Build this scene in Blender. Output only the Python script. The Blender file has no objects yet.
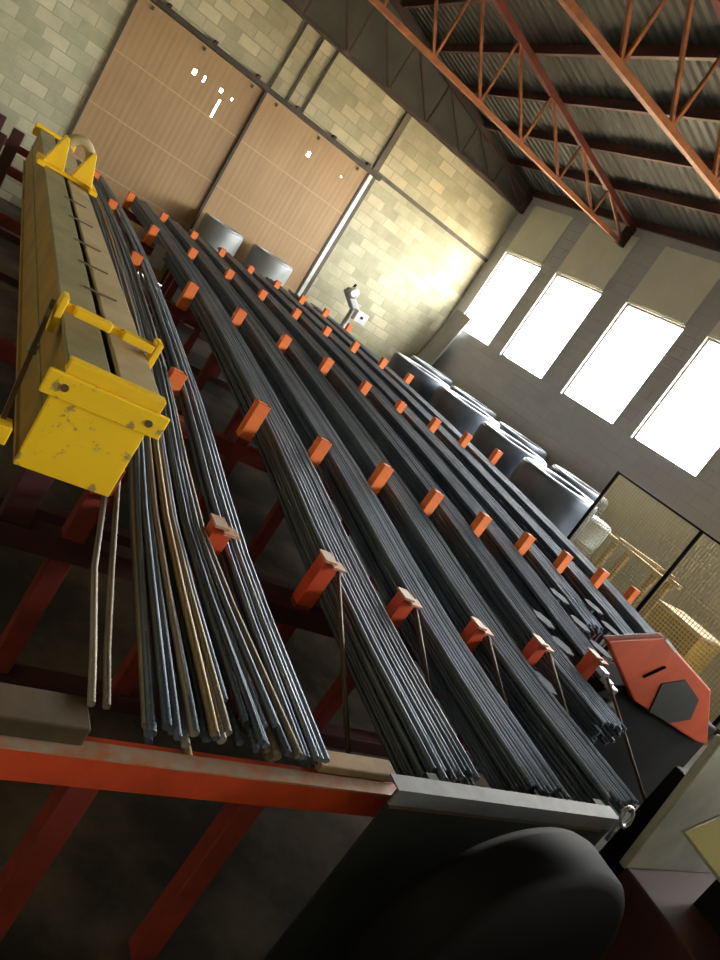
import bpy, bmesh, math, random
from mathutils import Vector, Matrix
random.seed(7)
SC = bpy.context.scene
COL = SC.collection
PI = math.pi

# ------------------------------------------------------------------ materials
def new_mat(name):
    m = bpy.data.materials.new(name); m.use_nodes = True
    nt = m.node_tree; nt.nodes.clear()
    out = nt.nodes.new('ShaderNodeOutputMaterial')
    b = nt.nodes.new('ShaderNodeBsdfPrincipled')
    nt.links.new(b.outputs[0], out.inputs[0])
    return m, nt, b, out

def N(nt, kind, **kw):
    n = nt.nodes.new(kind)
    for k, v in kw.items():
        if k.startswith('i_'):
            n.inputs[int(k[2:]) if k[2:].isdigit() else k[2:]].default_value = v
        else:
            setattr(n, k, v)
    return n

def ramp(nt, fac, stops):
    r = nt.nodes.new('ShaderNodeValToRGB')
    el = r.color_ramp.elements
    while len(el) < len(stops): el.new(0.5)
    for e, (p, c) in zip(el, stops):
        e.position = p; e.color = (*c, 1) if len(c) == 3 else c
    nt.links.new(fac, r.inputs[0])
    return r.outputs[0]

def simple(name, c1, c2=None, rough=0.6, metal=0.0, scale=6.0, bump=0.0, detail=6, lo=.35, hi=.68, spec=.5, rvar=0.0, coord='Object'):
    """a colour worn into a second colour by noise"""
    m, nt, b, out = new_mat(name)
    tc = N(nt, 'ShaderNodeTexCoord')
    nz = N(nt, 'ShaderNodeTexNoise', i_Scale=scale, i_Detail=detail, i_Roughness=.62)
    nt.links.new(tc.outputs[coord], nz.inputs['Vector'])
    nt.links.new(ramp(nt, nz.outputs['Fac'], [(lo, c1), (hi, c2 or c1)]), b.inputs['Base Color'])
    b.inputs['Roughness'].default_value = rough
    b.inputs['Metallic'].default_value = metal
    b.inputs['Specular IOR Level'].default_value = spec
    if rvar:
        mr = N(nt, 'ShaderNodeMapRange'); mr.inputs[3].default_value = rough - rvar; mr.inputs[4].default_value = rough + rvar
        nt.links.new(nz.outputs['Fac'], mr.inputs[0]); nt.links.new(mr.outputs[0], b.inputs['Roughness'])
    if bump:
        bp = N(nt, 'ShaderNodeBump', i_Strength=bump, i_Distance=.01)
        nt.links.new(nz.outputs['Fac'], bp.inputs['Height']); nt.links.new(bp.outputs[0], b.inputs['Normal'])
    return m

def rod_mat(name, c1, c2, rough, metal):
    """ribbed bar: ribs from the length coordinate in the UV, tone different on every bar"""
    m, nt, b, out = new_mat(name)
    uv = N(nt, 'ShaderNodeUVMap'); oi = N(nt, 'ShaderNodeObjectInfo')
    sep = N(nt, 'ShaderNodeSeparateXYZ'); nt.links.new(uv.outputs[0], sep.inputs[0])
    tc = N(nt, 'ShaderNodeTexCoord')
    nz = N(nt, 'ShaderNodeTexNoise', i_Scale=3.0, i_Detail=5)
    nt.links.new(tc.outputs['Object'], nz.inputs['Vector'])
    add = N(nt, 'ShaderNodeMath', operation='MULTIPLY_ADD', i_1=.55, i_2=.0)
    nt.links.new(oi.outputs['Random'], add.inputs[0])
    a2 = N(nt, 'ShaderNodeMath', operation='MULTIPLY_ADD', i_1=.6)
    nt.links.new(nz.outputs['Fac'], a2.inputs[0]); nt.links.new(add.outputs[0], a2.inputs[2])
    nt.links.new(ramp(nt, a2.outputs[0], [(.2, c1), (.85, c2)]), b.inputs['Base Color'])
    b.inputs['Roughness'].default_value = rough; b.inputs['Metallic'].default_value = metal
    # slanted ribs
    ma = N(nt, 'ShaderNodeMath', operation='MULTIPLY_ADD', i_1=2 * PI / .018)
    nt.links.new(sep.outputs[1], ma.inputs[0])
    mb = N(nt, 'ShaderNodeMath', operation='MULTIPLY', i_1=2 * PI * 2)
    nt.links.new(sep.outputs[0], mb.inputs[0]); nt.links.new(mb.outputs[0], ma.inputs[2])
    sn = N(nt, 'ShaderNodeMath', operation='SINE'); nt.links.new(ma.outputs[0], sn.inputs[0])
    bp = N(nt, 'ShaderNodeBump', i_Strength=.3, i_Distance=.0016)
    nt.links.new(sn.outputs[0], bp.inputs['Height']); nt.links.new(bp.outputs[0], b.inputs['Normal'])
    return m

def block_mat(name, cols, mortar, axis='x', bw=.42, bh=.21):
    """hollow concrete blocks laid in courses, each block a tone of its own"""
    m, nt, b, out = new_mat(name)
    tc = N(nt, 'ShaderNodeTexCoord')
    sep = N(nt, 'ShaderNodeSeparateXYZ'); nt.links.new(tc.outputs['Object'], sep.inputs[0])
    cb = N(nt, 'ShaderNodeCombineXYZ')
    nt.links.new(sep.outputs[0 if axis == 'x' else 1], cb.inputs[0]); nt.links.new(sep.outputs[2], cb.inputs[1])
    br = N(nt, 'ShaderNodeTexBrick', offset=.5)
    br.inputs['Color1'].default_value = (0, 0, 0, 1); br.inputs['Color2'].default_value = (1, 1, 1, 1)
    br.inputs['Mortar'].default_value = (.5, .5, .5, 1)
    br.inputs['Scale'].default_value = 1.0; br.inputs['Mortar Size'].default_value = .012
    br.inputs['Mortar Smooth'].default_value = .3
    br.inputs['Brick Width'].default_value = bw; br.inputs['Row Height'].default_value = bh
    nt.links.new(cb.outputs[0], br.inputs['Vector'])
    nz = N(nt, 'ShaderNodeTexNoise', i_Scale=.9, i_Detail=8, i_Roughness=.72)
    nt.links.new(tc.outputs['Object'], nz.inputs['Vector'])
    mx = N(nt, 'ShaderNodeMath', operation='MULTIPLY_ADD', i_1=.3)
    nt.links.new(br.outputs['Color'], mx.inputs[0])
    m2 = N(nt, 'ShaderNodeMath', operation='MULTIPLY', i_1=.85); nt.links.new(nz.outputs['Fac'], m2.inputs[0])
    nt.links.new(m2.outputs[0], mx.inputs[2])
    c = ramp(nt, mx.outputs[0], [(.22, cols[0]), (.5, cols[1]), (.8, cols[2])])
    mc = N(nt, 'ShaderNodeMix', data_type='RGBA')
    nt.links.new(br.outputs['Fac'], mc.inputs['Factor'])
    nt.links.new(c, mc.inputs['A']); mc.inputs['B'].default_value = (*mortar, 1)
    nt.links.new(mc.outputs['Result'], b.inputs['Base Color'])
    b.inputs['Roughness'].default_value = .9
    n2 = N(nt, 'ShaderNodeTexNoise', i_Scale=40.0, i_Detail=3)
    nt.links.new(tc.outputs['Object'], n2.inputs['Vector'])
    hs = N(nt, 'ShaderNodeMath', operation='MULTIPLY_ADD', i_1=-1.0)
    nt.links.new(br.outputs['Fac'], hs.inputs[0])
    h2 = N(nt, 'ShaderNodeMath', operation='MULTIPLY', i_1=.3); nt.links.new(n2.outputs['Fac'], h2.inputs[0])
    nt.links.new(h2.outputs[0], hs.inputs[2])
    bp = N(nt, 'ShaderNodeBump', i_Strength=.6, i_Distance=.008)
    nt.links.new(hs.outputs[0], bp.inputs['Height']); nt.links.new(bp.outputs[0], b.inputs['Normal'])
    return m

def corrugated_mat(name, c1, c2, pitch=.18, rough=.6):
    """profiled roof sheet: ribs run up the slope, repeat along y"""
    m, nt, b, out = new_mat(name)
    tc = N(nt, 'ShaderNodeTexCoord')
    sep = N(nt, 'ShaderNodeSeparateXYZ'); nt.links.new(tc.outputs['Object'], sep.inputs[0])
    ml = N(nt, 'ShaderNodeMath', operation='MULTIPLY', i_1=2 * PI / pitch); nt.links.new(sep.outputs[1], ml.inputs[0])
    sn = N(nt, 'ShaderNodeMath', operation='SINE'); nt.links.new(ml.outputs[0], sn.inputs[0])
    bp = N(nt, 'ShaderNodeBump', i_Strength=1.0, i_Distance=.03)
    nt.links.new(sn.outputs[0], bp.inputs['Height']); nt.links.new(bp.outputs[0], b.inputs['Normal'])
    nz = N(nt, 'ShaderNodeTexNoise', i_Scale=1.5, i_Detail=6)
    mp = N(nt, 'ShaderNodeMapping'); mp.inputs['Scale'].default_value = (.3, 4, .3)
    nt.links.new(tc.outputs['Object'], mp.inputs[0]); nt.links.new(mp.outputs[0], nz.inputs['Vector'])
    nt.links.new(ramp(nt, nz.outputs['Fac'], [(.3, c1), (.72, c2)]), b.inputs['Base Color'])
    b.inputs['Roughness'].default_value = rough
    return m

def door_mat(name):
    """tan sheet cladding: narrow upright ribs and a few wide seams"""
    m, nt, b, out = new_mat(name)
    tc = N(nt, 'ShaderNodeTexCoord')
    mp = N(nt, 'ShaderNodeMapping'); mp.inputs['Scale'].default_value = (14, 1, .5)
    nt.links.new(tc.outputs['Object'], mp.inputs[0])
    nz = N(nt, 'ShaderNodeTexNoise', i_Scale=1.0, i_Detail=5); nt.links.new(mp.outputs[0], nz.inputs['Vector'])
    n3 = N(nt, 'ShaderNodeTexNoise', i_Scale=.9, i_Detail=5); nt.links.new(tc.outputs['Object'], n3.inputs['Vector'])
    ad = N(nt, 'ShaderNodeMath', operation='MULTIPLY_ADD', i_1=.5); nt.links.new(nz.outputs['Fac'], ad.inputs[0])
    hf = N(nt, 'ShaderNodeMath', operation='MULTIPLY', i_1=.5); nt.links.new(n3.outputs['Fac'], hf.inputs[0])
    nt.links.new(hf.outputs[0], ad.inputs[2])
    nt.links.new(ramp(nt, ad.outputs[0], [(.34, (.29, .175, .078)), (.5, (.33, .205, .093)), (.66, (.37, .235, .112))]), b.inputs['Base Color'])
    b.inputs['Roughness'].default_value = .55
    sep = N(nt, 'ShaderNodeSeparateXYZ'); nt.links.new(tc.outputs['Object'], sep.inputs[0])
    ml = N(nt, 'ShaderNodeMath', operation='MULTIPLY', i_1=2 * PI / .11); nt.links.new(sep.outputs[0], ml.inputs[0])
    sn = N(nt, 'ShaderNodeMath', operation='SINE'); nt.links.new(ml.outputs[0], sn.inputs[0])
    bp = N(nt, 'ShaderNodeBump', i_Strength=.07, i_Distance=.008)
    nt.links.new(sn.outputs[0], bp.inputs['Height']); nt.links.new(bp.outputs[0], b.inputs['Normal'])
    return m

M = {}
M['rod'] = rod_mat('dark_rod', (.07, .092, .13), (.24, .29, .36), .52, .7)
M['rod_dark'] = rod_mat('darker_rod', (.05, .066, .092), (.16, .19, .24), .56, .7)
M['rod_rust'] = rod_mat('rusty_rod', (.13, .105, .078), (.29, .25, .2), .55, .5)
M['rod_tan'] = rod_mat('yellowed_rod', (.2, .14, .075), (.33, .25, .14), .5, .45)
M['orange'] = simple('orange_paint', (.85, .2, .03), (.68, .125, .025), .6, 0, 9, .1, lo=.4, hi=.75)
M['red'] = simple('dark_red', (.24, .025, .014), (.14, .018, .012), .6, 0, 7, .1)
M['beam_orange'] = simple('beam_orange_paint', (.62, .07, .018), (.42, .045, .014), .5, 0, 5, .08, lo=.45, hi=.75)
M['truss'] = simple('truss_warm_lit', (.36, .13, .045), (.2, .065, .03), .55, 0, 5)  # orange of the warm light put into the red truss colour
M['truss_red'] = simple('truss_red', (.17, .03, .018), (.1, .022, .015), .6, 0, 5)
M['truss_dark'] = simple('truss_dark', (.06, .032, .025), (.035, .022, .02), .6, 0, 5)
M['purlin'] = simple('purlin_steel', (.09, .03, .022), (.05, .022, .02), .6, 0, 3)
M['yellow'] = simple('yellow_paint', (.95, .58, .01), (.8, .44, .01), .5, 0, 5, .06, lo=.5, hi=.78)
M['yellow_plate'] = simple('yellow_paint_scuffed', (.96, .6, .01), (.4, .26, .09), .5, 0, 16, .05, detail=10, lo=.585, hi=.64)
M['dirty_yellow'] = simple('grimy_yellow', (.34, .19, .022), (.2, .115, .02), .6, 0, 4)
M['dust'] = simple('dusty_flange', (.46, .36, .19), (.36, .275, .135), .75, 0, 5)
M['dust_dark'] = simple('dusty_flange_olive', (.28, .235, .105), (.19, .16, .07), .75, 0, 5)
M['steel'] = simple('bare_steel', (.4, .41, .42), (.25, .26, .27), .38, .8, 12)
M['galv'] = simple('galvanised', (.55, .55, .53), (.4, .4, .39), .45, .6, 12)
M['angle'] = simple('angle_iron', (.15, .155, .16), (.11, .112, .115), .6, .2, 12, spec=.3)
M['gable'] = simple('gable_sheet', (.07, .075, .06), (.05, .052, .042), .7, 0, 2)
M['edge'] = simple('worn_edge', (.42, .36, .28), (.5, .18, .08), .6, .2, 14)
M['brown_bar'] = simple('brown_flat_bar', (.12, .075, .035), (.07, .045, .025), .6, .2, 9)
M['black'] = simple('black_paint', (.005, .005, .006), (.008, .008, .01), .7, 0, 6, spec=.12)
M['blackgrey'] = simple('dark_grey_sheet', (.026, .027, .024), (.014, .015, .014), .7, 0, 4, spec=.2)
M['machine_red'] = simple('machine_red', (.42, .06, .016), (.3, .045, .014), .55, 0, 4, spec=.2)
M['maroon'] = simple('dark_maroon', (.07, .012, .012), (.04, .01, .01), .6, 0, 4)
M['cream_grey'] = simple('shade_block_grey', (.4, .4, .34), (.26, .27, .23), .4, .1, 3, rvar=.1)
M['pale_yellow'] = simple('pale_yellow_lid', (.93, .9, .6), (.9, .86, .55), .5, 0, 4)
M['wood'] = simple('raw_timber', (.34, .22, .1), (.2, .125, .06), .8, 0, 9, .1)
M['wood_pale'] = simple('pale_timber', (.5, .4, .27), (.36, .27, .17), .8, 0, 9, .1)
M['brown_wood'] = simple('dark_timber', (.075, .042, .012), (.045, .027, .010), .8, 0, 9, .1)
M['mesh'] = simple('mesh_wire', (.5, .4, .15), (.38, .3, .1), .55, .3, 6)
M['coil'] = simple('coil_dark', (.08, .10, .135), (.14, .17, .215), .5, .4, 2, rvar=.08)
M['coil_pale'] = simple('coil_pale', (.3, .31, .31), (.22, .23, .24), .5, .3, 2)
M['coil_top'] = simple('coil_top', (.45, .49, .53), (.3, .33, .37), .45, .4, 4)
M['drum'] = simple('pale_drum', (.36, .42, .42), (.28, .33, .34), .5, .2, 4)
M['white'] = simple('white_enamel', (.75, .76, .76), (.6, .61, .62), .4, 0, 6)
M['grey_paint'] = simple('grey_paint', (.33, .34, .35), (.25, .26, .27), .5, .1, 6)
M['slab'] = simple('grey_board', (.3, .3, .29), (.24, .24, .235), .7, 0, 3)
M['floor'] = simple('dusty_floor', (.026, .022, .017), (.17, .13, .08), .85, 0, 1.1, .15, detail=9, lo=.45, hi=.75)
M['ground'] = simple('dry_ground', (.55, .45, .3), (.45, .36, .24), .95, 0, .3)
M['block'] = block_mat('block_wall', [(.25, .24, .17), (.38, .365, .25), (.6, .56, .4)], (.38, .36, .25))
M['block_side'] = block_mat('block_side_wall', [(.40, .41, .43), (.47, .475, .49), (.5, .505, .515)], (.45, .455, .465), axis='y')
M['window_glare'] = simple('pale_window_glare', (.8, .79, .68), (.72, .72, .62), .85, 0, 2)  # pale tone of the glare bands above the windows
M['concrete'] = simple('concrete_dark', (.13, .115, .09), (.08, .072, .06), .85, 0, 4)
M['roof'] = corrugated_mat('roof_sheet', (.032, .033, .026), (.062, .062, .048))
M['door'] = door_mat('door_cladding')
M['seam'] = simple('door_seam', (.46, .3, .15), (.4, .26, .13), .5, .1, 9)
M['track'] = simple('track_steel', (.06, .045, .03), (.035, .028, .022), .6, .2, 8)
M['board_grey'] = simple('guide_steel', (.13, .145, .16), (.085, .095, .11), .85, 0, 6, spec=.15)

def sheet_plastic():
    m, nt, b, out = new_mat('pale_yellow_plastic')
    b.inputs['Base Color'].default_value = (.93, .9, .6, 1); b.inputs['Roughness'].default_value = .5
    t = N(nt, 'ShaderNodeBsdfTranslucent'); t.inputs[0].default_value = (.93, .9, .6, 1)
    mx = N(nt, 'ShaderNodeMixShader'); mx.inputs[0].default_value = .5
    nt.links.new(b.outputs[0], mx.inputs[1]); nt.links.new(t.outputs[0], mx.inputs[2]); nt.links.new(mx.outputs[0], out.inputs[0])
    return m
M['pale_yellow'] = sheet_plastic()
def glass_mat():
    m, nt, b, out = new_mat('window_glass')
    nt.nodes.remove(b)
    t = N(nt, 'ShaderNodeBsdfTransparent'); t.inputs[0].default_value = (.94, .95, .95, 1)
    g = N(nt, 'ShaderNodeBsdfGlossy'); g.inputs['Roughness'].default_value = .05
    mx = N(nt, 'ShaderNodeMixShader'); mx.inputs[0].default_value = .05
    nt.links.new(t.outputs[0], mx.inputs[1]); nt.links.new(g.outputs[0], mx.inputs[2])
    nt.links.new(mx.outputs[0], out.inputs[0])
    return m
M['glass'] = glass_mat()

# ------------------------------------------------------------------ mesh helpers
class MB:
    """collects shapes in world space; build() links them as ONE mesh object"""
    def __init__(s): s.v = []; s.f = []; s.uv = []
    def quadbox(s, p8):
        o = len(s.v); s.v += [Vector(p) for p in p8]
        for f in ((0, 3, 2, 1), (4, 5, 6, 7), (0, 1, 5, 4), (1, 2, 6, 5), (2, 3, 7, 6), (3, 0, 4, 7)):
            s.f.append([o + i for i in f])
        return s
    def box(s, x0, x1, y0, y1, z0, z1):
        return s.quadbox([(x0, y0, z0), (x1, y0, z0), (x1, y1, z0), (x0, y1, z0), (x0, y0, z1), (x1, y0, z1), (x1, y1, z1), (x0, y1, z1)])
    def bar(s, a, b, w, h, up=(0, 0, 1)):
        """box-section bar from a to b, w across, h along up"""
        a = Vector(a); b = Vector(b); d = (b - a).normalized(); up = Vector(up)
        if abs(d.dot(up)) > .98: up = Vector((0, 1, 0))
        sd = d.cross(up).normalized(); u = sd.cross(d).normalized()
        sd *= w / 2; u *= h / 2
        return s.quadbox([a - sd - u, a + sd - u, b + sd - u, b - sd - u, a - sd + u, a + sd + u, b + sd + u, b - sd + u])
    def prism(s, poly, axis, a, b):
        """polygon in the plane across `axis`, extruded from a to b (poly in (u,v): x->(y,z), y->(x,z), z->(x,y))"""
        o = len(s.v); n = len(poly)
        def P(u, v, t): return Vector({'x': (t, u, v), 'y': (u, t, v), 'z': (u, v, t)}[axis])
        s.v += [P(u, v, a) for u, v in poly] + [P(u, v, b) for u, v in poly]
        s.f.append([o + i for i in range(n)]); s.f.append([o + n + i for i in reversed(range(n))])
        for i in range(n):
            j = (i + 1) % n; s.f.append([o + i, o + n + i, o + n + j, o + j])
        return s
    def tube(s, pts, r, n=8, closed=False):
        pts = [Vector(p) for p in pts]; o = len(s.v); L = 0; m = len(pts); uv = []
        ref = Vector((0, 0, 1))
        for i, p in enumerate(pts):
            if closed: d = pts[(i + 1) % m] - pts[i - 1]
            else: d = pts[min(i + 1, m - 1)] - pts[max(i - 1, 0)]
            d.normalize()
            rf = ref if abs(d.dot(ref)) < .95 else Vector((0, 1, 0))
            sd = d.cross(rf).normalized(); u = sd.cross(d)
            if i: L += (p - pts[i - 1]).length
            for k in range(n):
                a = 2 * PI * k / n
                s.v.append(p + (sd * math.cos(a) + u * math.sin(a)) * r); uv.append((k / n, L))
        for i in range(m if closed else m - 1):
            for k in range(n):
                k2 = (k + 1) % n; i2 = (i + 1) % m
                s.f.append([o + i * n + k, o + i * n + k2, o + i2 * n + k2, o + i2 * n + k])
        if not closed:
            s.f.append([o + k for k in reversed(range(n))]); s.f.append([o + (m - 1) * n + k for k in range(n)])
        s.uvmap = {o + i: t for i, t in enumerate(uv)}
        return s
    def lathe(s, prof, c, axis='z', n=32, closed=False):
        """profile of (radius, height) turned about an axis through c"""
        o = len(s.v); m = len(prof); c = Vector(c)
        for r, h in prof:
            for k in range(n):
                a = 2 * PI * k / n; x, y = r * math.cos(a), r * math.sin(a)
                s.v.append(c + Vector({'z': (x, y, h), 'y': (x, h, y), 'x': (h, x, y)}[axis]))
        for i in range(m if closed else m - 1):
            for k in range(n):
                k2 = (k + 1) % n; i2 = (i + 1) % m
                s.f.append([o + i * n + k, o + i * n + k2, o + i2 * n + k2, o + i2 * n + k])
        if not closed:
            s.f.append([o + k for k in range(n)][::-1]); s.f.append([o + (m - 1) * n + k for k in range(n)])
        return s
    def build(s, name, mat, parent=None, bevel=0.0, smooth=False, origin=None):
        lo = Vector([min(v[i] for v in s.v) for i in range(3)]); hi = Vector([max(v[i] for v in s.v) for i in range(3)])
        org = Vector(origin) if origin is not None else Vector(((lo.x + hi.x) / 2, (lo.y + hi.y) / 2, lo.z))
        me = bpy.data.meshes.new(name)
        me.from_pydata([v - org for v in s.v], [], s.f)
        if hasattr(s, 'uvmap'):
            l = me.uv_layers.new(name='UVMap')
            for lp in me.loops:
                l.data[lp.index].uv = s.uvmap.get(lp.vertex_index, (0, 0))
        bm = bmesh.new(); bm.from_mesh(me)
        bmesh.ops.recalc_face_normals(bm, faces=bm.faces); bm.to_mesh(me); bm.free()
        if smooth:
            for p in me.polygons: p.use_smooth = len(p.vertices) == 4
        me.materials.append(M[mat])
        o = bpy.data.objects.new(name, me); COL.objects.link(o)
        if parent is not None:
            o.parent = parent
            pw = parent_world(parent)
            o.location = pw.inverted() @ org
        else: o.location = org
        if bevel:
            b = o.modifiers.new('bevel', 'BEVEL'); b.width = bevel; b.segments = 2; b.limit_method = 'ANGLE'
        return o

def parent_world(o):
    m = Matrix.LocRotScale(o.location, o.rotation_euler, o.scale)
    return parent_world(o.parent) @ m if o.parent else m

def tag(o, label, cat, group=None, kind=None):
    o['label'] = label; o['category'] = cat
    if group: o['group'] = group
    if kind: o['kind'] = kind
    return o
def thing(name, loc, label, cat, group=None):
    o = bpy.data.objects.new(name, None); COL.objects.link(o); o.location = loc; o.empty_display_size = .1
    return tag(o, label, cat, group)
def struct(name, mb, mat, label, cat, parent=None, **kw):
    o = mb.build(name, mat, parent, origin=None if parent else (0, 0, 0), **kw)
    if parent is None:
        o['kind'] = 'structure'; o['label'] = label; o['category'] = cat
    return o
def lerp(a, b, t): return a + (b - a) * t
def curve(keys, t):
    """smooth interpolation through (t, value) keys"""
    ks = keys
    if t <= ks[0][0]:
        i = 0
    elif t >= ks[-1][0]:
        i = len(ks) - 2
    else:
        i = max(k for k in range(len(ks) - 1) if ks[k][0] <= t)
    def slope(k):
        if k <= 0: return (ks[1][1] - ks[0][1]) / (ks[1][0] - ks[0][0])
        if k >= len(ks) - 1: return (ks[-1][1] - ks[-2][1]) / (ks[-1][0] - ks[-2][0])
        return (ks[k + 1][1] - ks[k - 1][1]) / (ks[k + 1][0] - ks[k - 1][0])
    (t0, v0), (t1, v1) = ks[i], ks[i + 1]; h = t1 - t0; u = (t - t0) / h
    if u < 0: return v0 + slope(0) * (t - t0)
    if u > 1: return v1 + slope(len(ks) - 1) * (t - t1)
    m0, m1 = slope(i) * h, slope(i + 1) * h
    return (2*u**3 - 3*u**2 + 1)*v0 + (u**3 - 2*u**2 + u)*m0 + (-2*u**3 + 3*u**2)*v1 + (u**3 - u**2)*m1
ORD = ['first', 'second', 'third', 'fourth', 'fifth', 'sixth', 'seventh', 'eighth', 'ninth', 'tenth', 'eleventh', 'twelfth']

# ------------------------------------------------------------------ camera
cam = bpy.data.objects.new('camera', bpy.data.cameras.new('camera')); COL.objects.link(cam)
Xc = Vector((0.7451805503, 0.3408804645, 0.5731548275))     # building axes seen in camera space (x right, y down, z forward)
Yc = Vector((-0.3866851012, -0.4793577434, 0.7878393151))
Zc = Vector((0.5433052364, -0.8087129669, -0.2253946701))
right = Vector((Xc.x, Yc.x, Zc.x)); down = Vector((Xc.y, Yc.y, Zc.y)); fwd = Vector((Xc.z, Yc.z, Zc.z))
R = Matrix((right, -down, -fwd)).transposed().to_4x4()
cam.matrix_world = Matrix.Translation((0, 0, 1.95)) @ R
cam.data.sensor_fit = 'VERTICAL'; cam.data.sensor_height = 24; cam.data.lens = 723 / 960 * 24
cam.data.clip_start = .05
SC.camera = cam

# ------------------------------------------------------------------ room shell
XL, XR, YF, YB = -2.6, 10.4, -7.0, 15.0
F = -.35     # shop floor level
struct('floor', MB().box(XL - .2, XR + .2, YF - .2, YB + .2, F - .1, F), 'floor', 'dusty tan floor under the racks', 'floor')
struct('ground', MB().box(-60, 70, -70, 75, F - .4, F - .12), 'ground', 'dry ground outside the building', 'ground')
DX0, DX1, DZ = 1.45, 6.62, 3.8
wb = MB()
wb.box(XL, DX0, YB, YB + .2, F, 5.3); wb.box(DX1, XR, YB, YB + .2, F, 5.3); wb.box(DX0, DX1, YB, YB + .2, DZ, 5.3)
struct('wall_back', wb, 'block', 'concrete block wall around the tan sliding doors', 'wall')
# gable sheet above the block wall
RZ, RS, RX = 6.98, .182, 4.0     # ridge height, slope, ridge x
def roof_z(x): return RZ - RS * abs(x - RX)
struct('trim_5', MB().prism([(XL, 5.3), (XR, 5.3), (XR, roof_z(XR)), (RX, RZ), (XL, roof_z(XL))], 'y', YB + .05, YB + .12), 'gable', 'dark gable sheet above the block wall', 'gable')
# right wall with its windows
W = [(13.12, 14.55), (11.08, 12.6), (8.9, 10.4), (6.93, 8.4), (4.83, 6.33), (2.75, 4.25), (.65, 2.15), (-1.45, .05), (-3.55, -2.05), (-5.65, -4.15)]
SZ, HZ = 2.27, 4.32
wr = MB()
wr.box(XR, XR + .2, YF, YB + .2, F, SZ); wr.box(XR, XR + .2, YF, YB + .2, HZ, roof_z(XR) - .02)
edges = [YB + .2] + [e for a, b in W for e in (b, a)] + [YF]
for i in range(0, len(edges), 2): wr.box(XR, XR + .2, edges[i + 1], edges[i], SZ, HZ)
struct('wall_right', wr, 'block_side', 'grey block wall with the row of tall bright windows', 'wall')
for i, (a, b) in enumerate(W):
    fr = MB(); t = .035
    fr.box(XR + .06, XR + .12, a, b, SZ, SZ + t).box(XR + .06, XR + .12, a, b, HZ - t, HZ)
    fr.box(XR + .06, XR + .12, a, a + t, SZ, HZ).box(XR + .06, XR + .12, b - t, b, SZ, HZ)
    lab = ORD[i] + ' tall bright window counted from the corner by the doors'
    w = struct('window_%d' % (i + 1), fr, 'grey_paint', lab, 'window')
    MB().box(XR + .085, XR + .095, a + t, b - t, SZ + t, HZ - t).build('pane', 'glass', w)
    # pale panel over each window, standing in for glare on the wall
    struct('trim_%d' % (10 + i), MB().box(XR - .025, XR - .002, a + .02, b - .02, HZ + .03, roof_z(XR) - .32), 'window_glare', 'added pale panel for the glare over the %s window from the corner' % ORD[i], 'glare panel')
struct('wall_left', MB().box(XL - .2, XL, YF, YB + .2, F, roof_z(XL) - .02), 'block', 'block side wall beyond the yellow lifting beam', 'wall')
wf = MB().prism([(XL, F), (XR, F), (XR, roof_z(XR) - .02), (RX, RZ), (XL, roof_z(XL) - .02)], 'y', YF - .2, YF)
struct('wall_front', wf, 'block', 'block wall closing the hall in front of the racks', 'wall')
# roof
rf = MB().quadbox([(RX, YF - .3, RZ), (XR + .5, YF - .3, roof_z(XR + .5)), (XR + .5, YB + .3, roof_z(XR + .5)), (RX, YB + .3, RZ),
                   (RX, YF - .3, RZ + .04), (XR + .5, YF - .3, roof_z(XR + .5) + .04), (XR + .5, YB + .3, roof_z(XR + .5) + .04), (RX, YB + .3, RZ + .04)])
rf.quadbox([(XL - .5, YF - .3, roof_z(XL - .5)), (RX, YF - .3, RZ), (RX, YB + .3, RZ), (XL - .5, YB + .3, roof_z(XL - .5)),
            (XL - .5, YF - .3, roof_z(XL - .5) + .04), (RX, YF - .3, RZ + .04), (RX, YB + .3, RZ + .04), (XL - .5, YB + .3, roof_z(XL - .5) + .04)])
struct('ceiling', rf, 'roof', 'dark corrugated roof sheeting on red purlins', 'ceiling')
# ledges and posts on the back wall
struct('trim_1', MB().box(6.66, XR, YB - .04, YB, 3.9, 3.98), 'concrete', 'dark concrete ledge along the block wall beside the doors', 'ledge')
struct('trim_2', MB().box(6.66, 6.8, YB - .06, YB, 3.98, 5.3), 'concrete', 'dark upright pillar on the wall above the door post', 'pillar')
struct('trim_3', MB().box(DX1 + .02, DX1 + .12, YB - .07, YB, F, 3.84), 'galv', 'bright galvanised post at the edge of the doors', 'post')
struct('trim_4', MB().box(DX1 + .125, DX1 + .22, YB - .05, YB, F, 3.84), 'concrete', 'dark door jamb beside the galvanised post', 'jamb')

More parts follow.
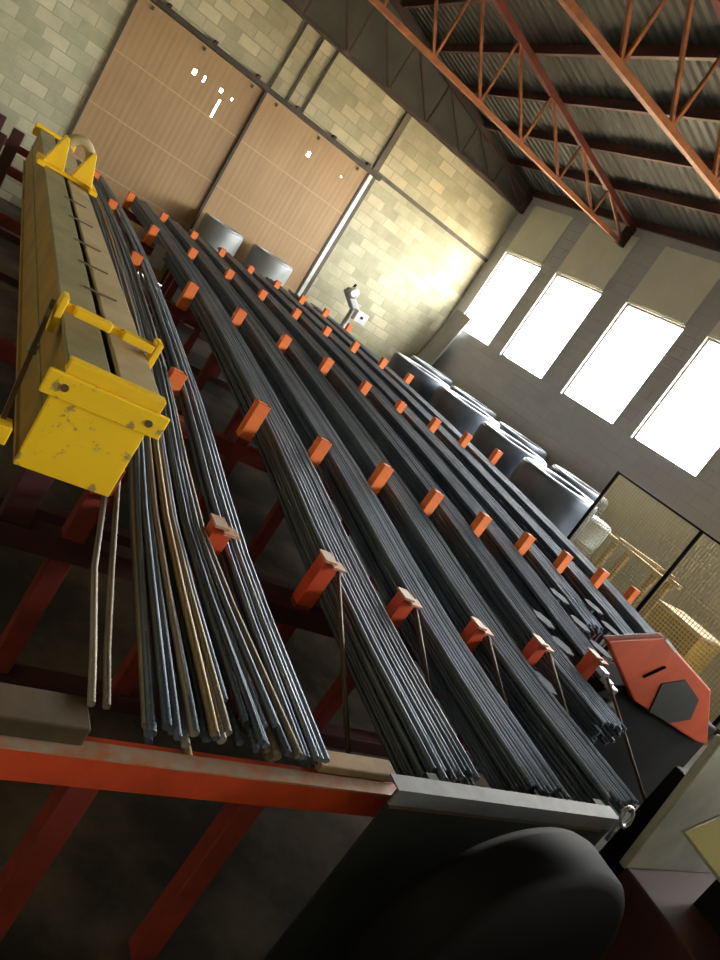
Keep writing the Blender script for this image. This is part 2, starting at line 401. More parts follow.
# ------------------------------------------------------------------ sliding doors with torn holes
def door(name, x0, x1, holes, label, dy):
    y0, y1 = YB - dy - .03, YB - dy
    xs = sorted({x0, x1} | {h[0] for h in holes} | {h[1] for h in holes}); zs = sorted({F + .02, DZ + .03} | {h[2] for h in holes} | {h[3] for h in holes})
    mb = MB()
    for i in range(len(xs) - 1):
        z_start = None
        for j in range(len(zs) - 1):
            cx, cz = (xs[i] + xs[i + 1]) / 2, (zs[j] + zs[j + 1]) / 2
            inside = any(h[0] < cx < h[1] and h[2] < cz < h[3] for h in holes)
            if not inside and z_start is None: z_start = zs[j]
            if inside and z_start is not None: mb.box(xs[i], xs[i + 1], y0, y1, z_start, zs[j]); z_start = None
        if z_start is not None: mb.box(xs[i], xs[i + 1], y0, y1, z_start, zs[-1])
    o = struct(name, mb, 'door', label, 'door')
    for zz in (.95, 1.9, 2.85):
        MB().box(x0 + .02, x1 - .02, y0 - .006, y0, zz - .012, zz + .012).build('seam', 'seam', o)
    f = MB().box(x0, x0 + .05, y0 - .02, y0, F + .02, DZ + .03).box(x1 - .05, x1, y0 - .02, y0, F + .02, DZ + .03)
    f.build('edge_strip', 'track', o)
    for k in range(3):
        cx = lerp(x0 + .3, x1 - .3, k / 2)
        MB().box(cx - .025, cx + .025, y0 - .025, y0 - .005, DZ - .07, DZ - .01).build('roller_bracket', 'track', o)
    return o
door('door_1', DX0 - .06, 4.03, [(2.71, 2.78, 3.30, 3.39), (2.93, 2.96, 3.29, 3.40), (3.27, 3.32, 3.33, 3.40), (3.52, 3.55, 3.33, 3.375), (3.335, 3.37, 2.88, 3.22)], 'tan sheet sliding door farther from the galvanised post, with a bright slit', .01)
door('door_2', 3.97, DX1 + .02, [(5.27, 5.335, 3.35, 3.45), (6.12, 6.15, 3.42, 3.45)], 'tan sheet sliding door next to the galvanised post', .065)
tr = thing('door_track', (4.0, YB - .05, DZ), 'dark overhead track above the two tan sliding doors', 'door track')
MB().box(DX0 - .1, 6.9, YB - .15, YB - .005, DZ + .035, DZ + .13).build('rail', 'track', tr)
for k in range(6):
    cx = 1.9 + k * .92
    MB().box(cx - .03, cx + .03, YB - .15, YB - .005, DZ + .13, DZ + .19).build('bracket', 'track', tr)
for k, x in enumerate((4.02, 4.42, 4.78)):
    MB().bar((x, YB - .04, DZ + .13), (x + .03, YB - .04, 5.32), .05, .03).build('hanger', 'track', tr)

# ------------------------------------------------------------------ roof steel
def truss(y, label, mat):
    t = thing('roof_truss', (RX, y, 5.25), label, 'roof truss', 'roof trusses')
    x0, x1, zb = XL + .05, XR - .05, 5.27
    top = lambda x: roof_z(x) - .22
    MB().bar((x0, y, zb), (x1, y, zb), .09, .08).build('bottom_chord', mat, t)
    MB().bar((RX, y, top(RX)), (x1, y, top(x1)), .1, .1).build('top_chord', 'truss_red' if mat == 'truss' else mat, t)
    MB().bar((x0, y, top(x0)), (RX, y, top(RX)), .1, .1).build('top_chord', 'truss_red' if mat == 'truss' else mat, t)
    n = 12; xs = [lerp(x0, x1, i / n) for i in range(n + 1)]
    for i in range(n):
        a, b = xs[i], xs[i + 1]
        MB().bar((a, y, zb), (a, y, top(a)), .04, .04, (0, 1, 0)).build('web', mat, t)
        if i >= n / 2: MB().bar((a, y, top(a)), (b, y, zb), .045, .045).build('web', mat, t)
        else: MB().bar((a, y, zb), (b, y, top(b)), .045, .045).build('web', mat, t)
    MB().box(x1 - .16, x1 + .04, y - .05, y + .05, zb - .05, top(x1) + .03).build('end_plate', 'truss_dark', t)
    return t
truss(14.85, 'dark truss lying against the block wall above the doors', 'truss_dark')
truss(11.35, 'orange-lit red truss, the nearest one to the doors clear of the wall', 'truss')
truss(7.1, 'red truss crossing the top corner over the windows', 'truss')
truss(2.85, 'red truss overhead nearest the photographer', 'truss')
for k in range(7):
    for s in (1, -1):
        x = RX + s * (.45 + k * .98)
        if not XL < x < XR: continue
        z = roof_z(x) - .085
        o = MB().box(x - .03, x + .03, YF, YB, z - .08, z + .07).build('purlin', 'purlin')
        side = 'over the windows' if s > 0 else 'over the yellow lifting beam'
        tag(o, '%s dark red purlin down from the ridge on the slope %s' % (ORD[k], side), 'purlin', 'roof purlins')

# ------------------------------------------------------------------ rack frames: five rows of upright posts
ROW_Y = [2.68, 4.21, 6.89, 9.46, 11.89]
ROW_POSTS = [
    [(1.46, .73), (2.07, .75), (2.65, .70), (3.27, .68), (3.84, .71), (4.42, .75)],
    [(1.48, .90), (2.07, .95), (2.62, .91), (3.2, .94), (3.76, .93), (4.35, .93), (4.94, .94), (5.52, .94), (6.12, .95), (6.73, .92)],
    [(1.55, 1.05), (2.12, 1.06), (2.66, 1.07), (3.22, 1.07), (3.78, 1.08), (4.35, 1.06), (4.9, 1.06), (5.47, 1.09), (6.02, 1.12), (6.61, 1.13)],
    [(1.61, 1.12), (2.16, 1.11), (2.7, 1.12), (3.25, 1.13), (3.78, 1.12), (4.35, 1.14), (4.9, 1.14), (5.43, 1.17), (6.0, 1.17), (6.56, 1.17)],
    [(1.65, 1.13), (2.2, 1.14), (2.75, 1.14), (3.28, 1.14), (3.8, 1.14), (4.35, 1.14), (4.89, 1.16), (5.43, 1.18), (5.95, 1.19), (6.51, 1.18)]]
ROD_TOP = [(1.45, .575), (2.68, .625), (4.21, .80), (6.89, .96), (9.46, 1.03), (11.89, 1.05), (13.2, 1.05)]   # centre of the top layer
LAYER = .026
def rod_top(y): return curve(ROD_TOP, y)
ROW_LABEL = ['rack frame nearest the front beam, flat plates on its dark orange post tops',
             'second orange rack frame back from the front beam',
             'third orange rack frame back from the front beam',
             'fourth orange rack frame back from the front beam',
             'farthest orange rack frame, closest to the tan doors']
def hollow_post(mb, x, y, z0, z1, w=.09, d=.07, t=.008):
    x0, x1, y0, y1 = x - w/2, x + w/2, y - d/2, y + d/2
    o = len(mb.v)
    q = lambda a, b, c, e, z: [Vector((a, c, z)), Vector((b, c, z)), Vector((b, e, z)), Vector((a, e, z))]
    mb.v += q(x0, x1, y0, y1, z0) + q(x0, x1, y0, y1, z1) + q(x0+t, x1-t, y0+t, y1-t, z1) + q(x0+t, x1-t, y0+t, y1-t, z1-.07)
    mb.f.append([o, o+3, o+2, o+1])
    for a in (0, 4, 8):
        for i in range(4):
            j = (i + 1) % 4; mb.f.append([o+a+i, o+a+j, o+a+4+j, o+a+4+i])
    mb.f.append([o+12, o+13, o+14, o+15])
    return mb
for r, y in enumerate(ROW_Y):
    fr = thing('rack_frame', (3.5, y, 0), ROW_LABEL[r], 'storage rack', 'rows of rod rack frames')
    zt = rod_top(y) - 6 * LAYER - .014
    posts = ROW_POSTS[r]
    xa, xb = -.75, (posts[-1][0] + .05)
    MB().box(xa, xb, y - .05, y + .05, zt - .1, zt).build('cross_beam', 'maroon' if r < 1 else 'red', fr, bevel=.004)
    MB().box(xa, xb, y - .05, y + .05, F, F + .09).build('base_beam', 'maroon', fr, bevel=.004)  # maroon puts the dim low light into base beams and front cross beam
    left = [(-.62, posts[0][1] + .05), (.33, (.80, .85, 1.43, 1.12, 1.12)[r])] + ([(.90, .82)] if r == 0 else [])
    for i, (x, z) in enumerate(left + posts):
        orange = i >= len(left)
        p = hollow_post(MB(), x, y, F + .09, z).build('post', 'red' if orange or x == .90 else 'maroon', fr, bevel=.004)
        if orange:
            MB().box(x - .048, x + .048, y - .038, y + .038, z - .27, z - .003).build('orange_sleeve', 'orange' if r else 'beam_orange', p, bevel=.003)  # orange on the upper part of the post, dark red below
        if r == 0 and orange:
            cp = MB().box(x - .055, x + .015, y - .05, y + .05, z, z + .012).box(x - .01, x + .07, y - .075, y + .0, z - .012, z).build('cap_plate', 'edge', p)
            if i > len(left):
                br = MB().tube([(x + .03, y - .07, z - .02), (x - .03, 1.72, .30)], .011, 8).build('brace', 'brown_bar', p, smooth=True)
# stub post that carries the lifting beam
# ------------------------------------------------------------------ rods
ROD_N = 0
def rod(pts, r, mat, label, group):
    o = MB().tube(pts, r, 8).build('steel_rod', mat, None, smooth=True, origin=pts[0])
    return tag(o, label, 'steel rod', group)
def lane_keys(k, side):
    """x of post column k at each row, front to back"""
    keys = []
    for r in (4, 3, 2, 1):
        keys.append((ROW_Y[r], ROW_POSTS[r][k][0]))
    if k < len(ROW_POSTS[0]): keys.append((ROW_Y[0], ROW_POSTS[0][k][0]))
    return sorted(keys)
YS = [1.5, 1.8, 2.2, 2.68, 3.2, 3.7, 4.21, 5, 6, 6.89, 8, 9.46, 10.7, 11.89, 13]
for k in range(0, 9):
    cl, crr = lane_keys(k, 0), lane_keys(k + 1, 0)
    n = 9 if k else 5
    off0, off1 = (.145, .42) if k else (.075, .20)
    if k in (3, 6): off0, off1 = .10, .38
    group = 'steel rods between post columns %d and %d' % (k + 1, k + 2)
    label = 'dark ribbed steel rod between the %s and %s orange post columns from the yellow beam' % (ORD[k], ORD[k + 1])
    if k == 0: label = 'dark steel rod in the thin bundle beside the first orange post column'
    # where the lane ends towards the camera
    yend = {0: 1.5, 1: 1.5, 2: 1.5, 3: 1.53, 4: 2.1, 5: 2.62, 6: 3.3, 7: 3.3, 8: 3.3}[k]
    front_shift = {0: -.0, 1: -.05, 2: -.05, 3: -.02}.get(k, 0)
    layers = 3 if k else 2
    for L in range(7 if k else 3):
        m = n - (L % 2)
        for i in (range(m) if L == 0 else [0, 1, m - 2, m - 1] if L == 1 else [0, L % 2 + 1, m - 1] if k else [0, m - 1]):
            u = (i + .5 * (L % 2) + .5) / n
            ph = random.uniform(0, 6.3); am = random.uniform(.002, .008); dz = random.uniform(-.003, .003)
            ye = yend + random.uniform(0, .06); yb = 12.75 + random.uniform(-.25, .25)
            pts = []
            for y in [ye] + [q for q in YS if ye + .15 < q < yb - .3] + [yb]:
                x = curve(cl, y) + lerp(off0, off1, u) + am * math.sin(ph + y * .9)
                if y < 2.68: x += front_shift * (2.68 - y) / 1.2
                z = rod_top(y) - L * LAYER + dz
                pts.append((x, y, z))
            rod(pts, random.choice((.0115, .012, .0125)), 'rod' if L == 0 else 'rod_dark', label, group)  # top layer in the paler rod colour, lower layers in the darker
# loose heap between the lifting beam and the first post column
HL = [(1.5, .95), (1.98, 1.0), (2.5, 1.05), (3.3, 1.11), (4.3, 1.15), (6.5, 1.2), (9.5, 1.28), (12.3, 1.36)]
HR = [(1.5, 1.50), (2.0, 1.455), (2.68, 1.40), (4.21, 1.41), (6.6, 1.46), (9.5, 1.54), (12.3, 1.58)]
def heap_top(y): return curve([(1.45, .60), (2.68, .67), (4.21, .86), (6.89, 1.01), (9.46, 1.06), (12.3, 1.08)], y)
for L in range(4):
    m = 18 - L
    for i in (range(m) if L == 0 else range(0, m, 2) if L == 1 else (0, 4, m - 1)):
        u0 = (i + .5 * L + .5) / 18
        du = random.uniform(-.045, .045) if L == 0 else random.uniform(-.03, .03)
        ph = random.uniform(0, 6.3); am = random.uniform(.002, .007)
        ye = random.choice((1.48, 1.5, 1.52, 1.58, 1.66)) if L == 0 else 1.5 + random.uniform(0, .05)
        yb = 12.2 + random.uniform(-.5, .4)
        pts = []
        rise = random.uniform(0, .02) if L == 0 else 0
        for y in [ye] + [q for q in YS if ye + .15 < q < yb - .3] + [yb]:
            u = min(max(u0 + du * math.sin(y * .25 + ph), .02), .98)
            x = lerp(curve(HL, y), curve(HR, y), u) + am * math.sin(ph + y * .7)
            pts.append((x, y, heap_top(y) - L * .03 + rise * math.sin(y * .5 + ph) ** 2))
        t = random.random()
        far = u0 < .42
        mat = 'rod_rust' if t < (.35 if far else .55) else ('rod_tan' if t > .92 else 'rod_dark')
        w = {'rod_rust': 'rusty brown', 'rod_tan': 'yellowed', 'rod_dark': 'dull dark'}[mat]
        rod(pts, random.choice((.0125, .0135, .015)), mat, '%s steel rod in the loose heap beside the yellow lifting beam' % w, 'loose rods beside the lifting beam')
for dx, lab in ((0, 'bent rusty rod hanging off the side of the loose heap, the outer one'), (.045, 'bent rusty rod hanging off the side of the loose heap, the inner one')):
    rod([(.80 + dx, 1.56, .60), (.83 + dx, 1.8, .60), (.86 + dx * 1.4, 2.2, .63), (.955 + dx * .8, 2.9, .72 + dx * .4), (1.04 + dx, 3.6, .83), (1.09 + dx, 4.4, .93), (1.12 + dx, 5.2, .98)], .012, 'rod_rust', lab, 'loose rods beside the lifting beam')
# bundle on the other side of the lifting beam
for L in range(2):
    for i in range(8 - L):
        yb = 8.6 + random.uniform(-.4, .4)
        pts = [(-.40 + (i + .5 * L) * .075 + .01 * math.sin(y + i), y, rod_top(y) + .0 - L * LAYER) for y in [1.55 + random.uniform(0, .2)] + [q for q in YS if 1.9 < q < 8] + [yb]]
        rod(pts, .012, 'rod_dark', 'dark steel rod in the shadowed bundle beyond the yellow lifting beam', 'rods beyond the lifting beam')

# ------------------------------------------------------------------ front beam, its legs, timber
fb = thing('front_beam', (1.0, 1.49, 0), 'orange beam across the front of the racks, on slim legs', 'beam')
MB().box(-.9, 2.4, 1.45, 1.53, .405, .518).build('beam', 'beam_orange', fb, bevel=.006)
MB().box(-.9, 2.4, 1.444, 1.50, .518, .526).build('worn_edge', 'edge', fb)
for x in (-.45, .865, 1.43, 2.3):
    MB().box(x - .045, x + .045, 1.455, 1.525, F, .405).build('leg', 'red', fb, bevel=.004)  # darker red than the beam, shade put into the leg colour
o = MB().box(.25, .80, 1.475, 1.60, .527, .588).build('timber_block', 'brown_wood', bevel=.006)
tag(o, 'brown timber block lying on the orange front beam', 'timber block')
o = MB().box(1.62, 1.98, 1.50, 1.58, .527, .56).build('timber_board', 'wood', bevel=.006)
tag(o, 'pale timber board lying on the orange front beam by the dark sheet', 'timber board')

# dark sheet with an angle iron along its top
sh = thing('sheet_screen', (2.4, 1.3, 0), 'dark sheet metal screen with a bright angle iron along its top', 'screen')
MB().box(1.76, 3.06, 1.30, 1.312, F + .02, .69).build('sheet', 'blackgrey', sh)
MB().prism([(1.292, .70), (1.36, .70), (1.36, .694), (1.30, .694), (1.30, .635), (1.292, .635)], 'x', 1.75, 3.06).build('angle_iron', 'angle', sh)
MB().box(1.77, 3.0, 1.297, 1.30, .615, .635).build('backing_strip', 'brown_bar', sh)
MB().box(1.95, 2.0, 1.312, 1.40, F, .69).build('leg', 'blackgrey', sh); MB().box(2.98, 3.04, 1.312, 1.40, F, .69).build('leg', 'blackgrey', sh)
rg = thing('eye_bolt', (3.09, 1.3, .70), 'steel eye bolt at the end of the angle iron', 'eye bolt')
MB().tube([(3.045 + .04 * math.cos(a * PI / 10), 1.275 + .014 * math.sin(a * PI / 10), .735 + .04 * math.sin(a * PI / 10)) for a in range(20)], .009, 8, True).build('eye', 'steel', rg, smooth=True)
MB().tube([(3.045, 1.275, .70), (3.04, 1.275, .60)], .010, 8).build('shank', 'steel', rg, smooth=True)

# ------------------------------------------------------------------ yellow lifting beam
B0 = Vector((.655, 2.33, 1.245)); B1 = Vector((.745, 9.0, 1.415))     # centre of its top face, near and far
lb = thing('lifting_beam', (.70, 2.33, .85), 'long yellow lifting beam of two joists with a yellow end plate', 'lifting beam')
D = (B1 - B0).normalized(); S = Vector((D.y, -D.x, 0)).normalized(); U = S.cross(D)
def bp(t, s, u): return B0 + D * t + S * s + U * u
def bbox(t0, t1, s0, s1, u0, u1): return MB().quadbox([bp(t0, s0, u0), bp(t0, s1, u0), bp(t1, s1, u0), bp(t1, s0, u0), bp(t0, s0, u1), bp(t0, s1, u1), bp(t1, s1, u1), bp(t1, s0, u1)])
LEN = (B1 - B0).length
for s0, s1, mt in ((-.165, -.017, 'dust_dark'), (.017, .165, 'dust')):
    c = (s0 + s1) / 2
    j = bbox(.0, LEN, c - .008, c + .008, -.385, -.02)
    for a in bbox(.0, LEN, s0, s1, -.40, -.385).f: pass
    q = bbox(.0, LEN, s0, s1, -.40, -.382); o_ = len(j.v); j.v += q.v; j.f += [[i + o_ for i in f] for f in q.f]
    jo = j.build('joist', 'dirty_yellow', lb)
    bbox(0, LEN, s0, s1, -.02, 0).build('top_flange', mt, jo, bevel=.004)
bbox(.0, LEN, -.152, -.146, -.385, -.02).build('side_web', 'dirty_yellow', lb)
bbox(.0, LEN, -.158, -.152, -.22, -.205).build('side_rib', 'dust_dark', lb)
# end plate
ep = bbox(-.02, 0, -.165, .165, -.40, -.11).build('end_plate', 'yellow_plate', lb, bevel=.004)
tabp = bbox(-.036, -.02, -.205, .21, -.125, -.035).build('bolt_flange', 'yellow_plate', lb, bevel=.006)
bbox(-.03, .02, -.16, .17, -.035, .012).build('top_lip', 'yellow', lb, bevel=.004)
for s in (-.14, .15):
    c = bp(-.037, s, -.08)
    MB().lathe([(.013, -.003), (.013, .002)], c, 'y', 16).build('bolt_hole', 'brown_bar', tabp)
# clamp bar over the top near the end plate
cb = MB().bar(bp(.44, -.19, .035), bp(.44, .19, .035), .035, .03).build('clamp_bar', 'yellow', lb, bevel=.004)
for a, b in ((-.14, .0), (.045, .17)):
    MB().bar(bp(.425, a, .04), bp(.425, b, .04), .05, .034).build('sleeve', 'yellow', cb, bevel=.005)
for s in (-.185, .185):
    bbox(.40, .48, s - .012, s + .012, -.07, .075).build('lug', 'yellow', cb, bevel=.004)
lk = MB().bar((.45, 2.79, 1.28), (.41, 2.37, .95), .016, .034).build('link_bar', 'brown_bar', lb)
MB().lathe([(.018, -.014), (.018, .014)], (.435, 2.62, 1.14), 'x', 16).build('pivot', 'steel', lk)
MB().box(.37, .44, 2.31, 2.39, .90, .965).build('foot_pad', 'yellow', lb, bevel=.004)
# weld ties across the slot
for t in (1.0, 1.45, 1.9, 2.5, 3.1):
    MB().bar(bp(t, -.05, .004), bp(t + .03, .10, .004), .012, .006).build('weld_tie', 'brown_bar', lb)
# lifting eye
le = bbox(4.05, 4.13, -.22, .22, .0, .03).build('lifting_eye', 'yellow', lb, bevel=.006)
for s in (-.2, .2): bbox(3.9, 4.3, s - .03, s + .03, .0, .035).build('foot', 'yellow', le, bevel=.005)
for sg in (-1, 1):
    poly = [(sg * .19, .03), (sg * .03, .03), (sg * .09, .27), (sg * .12, .27)]
    mb = MB(); v = [bp(4.03, s, u) for s, u in poly] + [bp(4.15, s, u) for s, u in poly]
    mb.v = v; mb.f = [[0, 1, 2, 3], [7, 6, 5, 4]] + [[i, 4 + i, 4 + (i + 1) % 4, (i + 1) % 4] for i in range(4)]
    mb.build('gusset', 'yellow', le, bevel=.004)
MB().tube([bp(4.09, (.10) * math.cos(a * PI / 12), .17 + .13 * math.sin(a * PI / 12)) for a in range(-2, 15)], .04, 10).build('ring', 'dust', le, smooth=True)
bbox(LEN - .06, LEN + .02, -.21, .21, -.1, .03).build('far_cap', 'yellow', lb, bevel=.005)
# packers under the beam
for r, y in enumerate(ROW_Y[:3]):
    t = (y - B0.y) / D.y; c = bp(t, 0, -.40); zt = rod_top(y) - 6 * LAYER - .014
    x = c.x
    if c.z - zt > .01:
        o = MB().box(x - .055, x + .055, y - .04, y + .04, zt, c.z - .004).build('packer', 'maroon', bevel=.004)
        tag(o, '%s dark red packer block under the yellow lifting beam, counted from its end plate' % ORD[r], 'packer', 'packers under the lifting beam')

# ------------------------------------------------------------------ coils of wire
def coil(c, r, h, label, group, n=40, z0=F, mat='coil'):
    h = h - F
    x, y = c
    t = thing('wire_coil', (x, y, z0), label, 'wire coil', group)
    prof = [(r * .97, 0), (r, .03)]
    k = 9
    for i in range(k): prof += [(r * (1 - .012 * (i % 2)), .03 + (h - .07) * (i + 1) / (k + 1))]
    prof += [(r, h - .04), (r * .975, h), (r * .62, h), (r * .60, h - .03), (r * .60, .03), (r * .64, 0)]
    mb = MB().lathe(prof, (x, y, z0), 'z', n, True)
    mb.build('wound_body', mat, t, smooth=True)
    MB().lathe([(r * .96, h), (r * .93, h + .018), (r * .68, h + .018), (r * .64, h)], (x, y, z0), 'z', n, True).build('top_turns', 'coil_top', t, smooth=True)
    return t
FRONTC = [((7.95, 11.2), .63), ((8.25, 9.85), .65), ((7.95, 8.1), .60), ((7.62, 6.62), .60)]
for i, (c, r) in enumerate(FRONTC):
    coil(c, r, 1.2, '%s dark wire coil from the block wall, in the row beside the racks' % ORD[i], 'wire coils beside the racks')
BACKC = [((9.55, 13.2), .55), ((9.65, 11.5), .55), ((9.65, 9.75), .55), ((9.5, 7.9), .55)]
for i, (c, r) in enumerate(BACKC):
    coil(c, r, 1.2, '%s dark wire coil from the block wall, in the row under the windows' % ORD[i], 'wire coils under the windows')
coil((4.35, 14.25), .42, 1.36, 'pale wire coil before the tan door, closer to the yellow lifting beam', 'coils before the doors', mat='coil_pale')
coil((5.5, 14.25), .46, 1.36, 'pale wire coil before the tan door, closer to the galvanised post', 'coils before the doors', mat='coil_pale')

# white drilling machine at the block wall
dm = thing('drill_machine', (7.75, 14.45, 0), 'small white and grey drilling machine standing at the block wall', 'machine')
MB().box(7.5, 8.0, 14.2, 14.7, F, F + .08).build('base', 'grey_paint', dm, bevel=.01)
MB().lathe([(.06, F + .08), (.06, 1.35)], (7.75, 14.45, 0), 'z', 20).build('column', 'grey_paint', dm, smooth=True)
hd = MB().bar((7.32, 14.3, 1.62), (7.72, 14.4, 1.36), .2, .16).build('head', 'grey_paint', dm, bevel=.03)
MB().lathe([(.07, -.05), (.12, -.04), (.12, .04), (.07, .05)], (7.42, 14.2, 1.62), 'y', 20).build('pulley', 'galv', hd, smooth=True)
MB().tube([(7.4, 14.3, 1.7), (7.42, 14.3, 1.8)], .03, 8).build('handle', 'black', hd, smooth=True)
wbx = MB().box(7.72, 8.02, 14.12, 14.3, 1.14, 1.38).build('control_box', 'white', dm, bevel=.01)
MB().box(7.84, 7.90, 14.105, 14.12, 1.24, 1.30).build('switch', 'black', wbx)
# leaning board in the corner
bd = MB().quadbox([(9.8, 14.05, F), (9.85, 14.05, F), (9.85, 14.72, F), (9.8, 14.72, F), (10.28, 14.05, 2.6), (10.33, 14.05, 2.6), (10.33, 14.72, 2.63), (10.28, 14.72, 2.63)]).build('leaning_board', 'slab', bevel=.005)
tag(bd, 'tall grey board leaning in the corner beside the first window', 'board')

# ------------------------------------------------------------------ mesh fence and what stands behind it
fn = thing('mesh_fence', (7.5, 4.2, 0), 'yellowish wire mesh fence beside the end of the racks', 'fence')
FX = 7.5; FY = [5.86, 4.5, 3.1]
for y in FY:
    MB().box(FX - .02, FX + .02, y - .02, y + .02, F, 1.76).build('fence_post', 'black', fn)
MB().box(FX - .012, FX + .012, FY[2], FY[0], 1.735, 1.76).build('top_rail', 'black', fn)
for a, b in ((FY[1], FY[0]), (FY[2], FY[1])):
    g = MB(); st = .042; y = a + .03
    while y < b - .02: g.box(FX - .003, FX + .003, y - .003, y + .003, .10, 1.735); y += st
    z = .12
    while z < 1.73: g.box(FX - .003, FX + .003, a + .02, b - .02, z - .003, z + .003); z += st
    g.build('mesh_panel', 'mesh', fn)
dr = thing('drum', (8.62, 6.62, 0), 'pale blue grey drum behind the mesh fence', 'drum')
MB().lathe([(.3, F), (.31, F + .02), (.31, .3), (.32, .31), (.31, .33), (.31, .62), (.32, .63), (.31, .65), (.31, .96), (.32, .98), (.3, 1.0)], (8.62, 6.62, 0), 'z', 32).build('body', 'drum', dr, smooth=True)
MB().lathe([(.28, 1.0), (.28, 1.015), (.25, 1.015)], (8.62, 6.62, 0), 'z', 32).build('lid', 'coil_top', dr, smooth=True)
tp = thing('timber_trestle', (9.0, 5.0, 0), 'pale timber trestle standing behind the mesh fence', 'trestle')
MB().bar((8.95, 6.5, .91), (8.95, 5.35, .91), .10, .06).build('rail', 'wood_pale', tp)
MB().bar((9.35, 6.5, .91), (9.35, 5.35, .91), .10, .06).build('rail', 'wood_pale', tp)
for x in (8.95, 9.35):
    for y in (6.3, 5.5): MB().box(x - .04, x + .04, y - .04, y + .04, F, .88).build('leg', 'wood', tp)
MB().bar((8.9, 6.25, .965), (9.35, 5.5, .965), .11, .04).build('loose_plank', 'wood_pale', tp)
ym = thing('yellow_crate', (9.05, 4.75, 0), 'dull yellow crate behind the mesh fence by the orange machine', 'crate')
MB().box(8.75, 9.35, 4.4, 5.1, F + .06, .66).build('body', 'dirty_yellow', ym, bevel=.01)
MB().box(8.73, 9.37, 4.38, 5.12, .66, .70).build('lid', 'wood_pale', ym, bevel=.008)
for x in (8.80, 9.30):
    for y in (4.46, 5.04): MB().box(x - .04, x + .04, y - .04, y + .04, F, F + .06).build('foot', 'black', ym)

o = MB().bar((2.17, 9.05, .84), (2.35, 9.0, .84), .3, .02, (0, -.8, .6)).build('steel_plate', 'galv')
tag(o, 'small bright steel plate lying across the rack by the fourth row of posts', 'plate')
# ------------------------------------------------------------------ guide plates between the far lanes
gp = [(4.30, 2.43, .62), (4.33, 2.87, .68), (4.88, 3.54, .78), (4.30, 3.10, .72), (4.89, 3.24, .74), (4.94, 3.0, .70), (3.70, 2.40, .63), (5.40, 3.58, .80), (5.47, 3.37, .75)]
for i, (x, y, z) in enumerate(gp):
    z -= .03
    poly = [(x + .078 * math.cos(k * PI / 3), y + .11 * math.sin(k * PI / 3)) for k in range(6)]
    mb = MB().prism(poly, 'z', z - .01, z)
    mb.box(x - .02, x + .02, y - .02, y + .02, F, z - .01)
    o = mb.build('guide_plate', 'board_grey')
    tag(o, 'grey six-sided guide plate between the rod bundles near the orange machine', 'guide plate', 'grey guide plates')

# ------------------------------------------------------------------ machines at the end of the racks
mc = thing('cutting_machine', (5.0, 2.75, 0), 'orange red cutting machine with a dark patch on its guard', 'machine')
MB().prism([(4.12, .95), (4.62, 1.12), (5.62, .88), (6.2, .42), (6.0, .42), (4.85, .60)], 'y', 2.5, 2.56).build('guard', 'machine_red', mc, bevel=.012)
MB().prism([(4.98, .80), (5.2, .89), (5.55, .78), (5.66, .60), (5.45, .52), (5.1, .56)], 'y', 2.492, 2.5).build('dark_patch', 'blackgrey', mc)
MB().bar((4.72, 2.497, .80), (4.86, 2.497, .93), .006, .03, (0, 1, 0)).build('slot', 'black', mc)
MB().bar((4.64, 2.53, 1.115), (4.84, 2.53, 1.06), .07, .02).build('corner_glint', 'galv', mc)  # bright strip stands in for the glint on the guard corner
bb = MB().prism([(4.36, F), (6.3, F), (6.3, .55), (4.9, .72), (4.62, .62), (4.36, .40)], 'y', 2.56, 2.8).build('body', 'black', mc, bevel=.015)
MB().lathe([(.15, 0), (.15, -.05), (.12, -.06)], (4.68, 2.56, .38), 'y', 28)  .build('round_cover', 'blackgrey', bb, smooth=True)
for i, (x, z) in enumerate(((4.36, .72), (4.48, .66), (4.58, .62))):
    MB().box(x - .03, x + .03, 2.5, 2.57, z - .02, z + .02).build('clamp', 'steel', mc, bevel=.005)

cp = thing('machine_cabinet', (3.8, 1.3, 0), 'cream grey machine cabinet with a tilted pale yellow lid', 'machine cabinet')
MB().prism([(3.44, .40), (6.4, .40), (6.4, 1.2), (3.30, 1.2)], 'y', 1.30, 1.34).build('panel', 'cream_grey', cp, bevel=.012)
MB().box(3.44, 6.4, .30, 1.30, F, .42).build('base', 'maroon', cp, bevel=.01)
MB().box(4.2, 6.4, 1.34, 1.75, F, .7).build('body', 'black', cp, bevel=.01)
A = Vector((3.35, 1.2, .765)); eB = Vector((.60, 0, .375)); eC = Vector((.33, -.5, -.155)); eN = Vector((-.006, -.007, .012))
ld = MB().quadbox([A, A + eC, A + eC + eB, A + eB, A + eN, A + eC + eN, A + eC + eB + eN, A + eB + eN]).build('lid', 'pale_yellow', cp, bevel=.004)
MB().tube([A + eC + eN, A + eN, A + eB + eN], .009, 8).build('lid_rim', 'cream_grey', ld, smooth=True)
MB().box(3.8, 4.05, .80, 1.12, .42, .74).build('lid_box', 'black', cp)
MB().box(4.6, 6.4, -1.4, .5, F, 1.5).build('shade_block', 'cream_grey', cp, bevel=.01)  # unseen block added to shade the near floor, legs and front beam

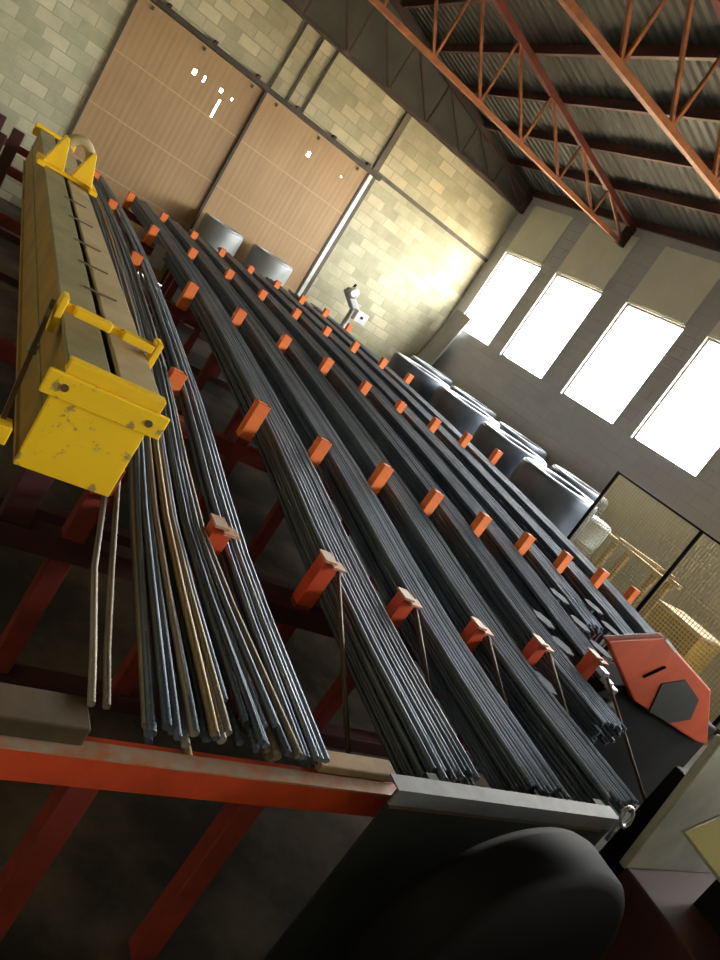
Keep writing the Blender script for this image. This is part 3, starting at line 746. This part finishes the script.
du = thing('roller_cover', (2.15, .98, 0), 'big black round cover in front of the dark sheet screen', 'machine cover')
MB().lathe([(.02, -.02), (.50, -.02), (.52, -.018), (.545, .0), (.555, .015), (.555, .15), (.54, .185), (.02, .19)], (2.36, .95, .24), 'y', 64).build('shell', 'black', du, smooth=True)
MB().box(2.1, 2.6, .97, 1.12, F, -.1).build('stand', 'black', du)

# ------------------------------------------------------------------ light: sky, sun on the ground outside, daylight through the openings
w = bpy.data.worlds.new('sky'); SC.world = w; w.use_nodes = True
nt = w.node_tree; nt.nodes.clear()
out = nt.nodes.new('ShaderNodeOutputWorld'); bg = nt.nodes.new('ShaderNodeBackground')
sk = nt.nodes.new('ShaderNodeTexSky'); sk.sky_type = 'NISHITA'; sk.sun_disc = False; sk.sun_elevation = math.radians(50); sk.sun_rotation = math.radians(-90)
sk.air_density = 1.0; sk.dust_density = 3.0
hz = nt.nodes.new('ShaderNodeMix'); hz.data_type = 'RGBA'; hz.inputs['Factor'].default_value = .93
nt.links.new(sk.outputs[0], hz.inputs['A']); hz.inputs['B'].default_value = (1.85, 1.74, 1.55, 1)     # hazy white sky
nt.links.new(hz.outputs['Result'], bg.inputs[0]); nt.links.new(bg.outputs[0], out.inputs[0])
bg.inputs[1].default_value = 18
sun = bpy.data.objects.new('sun', bpy.data.lights.new('sun', 'SUN')); COL.objects.link(sun)
sun.data.energy = 30.0; sun.data.angle = .01; sun.data.color = (1, .93, .8)
sun.rotation_euler = Vector((.75, .12, -.9)).to_track_quat('-Z', 'Y').to_euler()
def portal(name, loc, rot, sx, sy):
    l = bpy.data.lights.new(name, 'AREA'); l.shape = 'RECTANGLE'; l.size = sx; l.size_y = sy
    l.cycles.is_portal = True
    o = bpy.data.objects.new(name, l); COL.objects.link(o); o.location = loc; o.rotation_euler = rot
for a, b in W:
    portal('window_daylight', (XR + .15, (a + b) / 2, (SZ + HZ) / 2), (0, PI / 2, 0), HZ - SZ, b - a)

SC.view_settings.view_transform = 'Standard'; SC.view_settings.look = 'None'
SC.view_settings.gamma = 1; SC.view_settings.use_curve_mapping = False
SC.view_settings.exposure = 0.42
SC.cycles.use_denoising = True
SC.cycles.max_bounces = 8; SC.cycles.diffuse_bounces = 5; SC.cycles.sample_clamp_indirect = 8
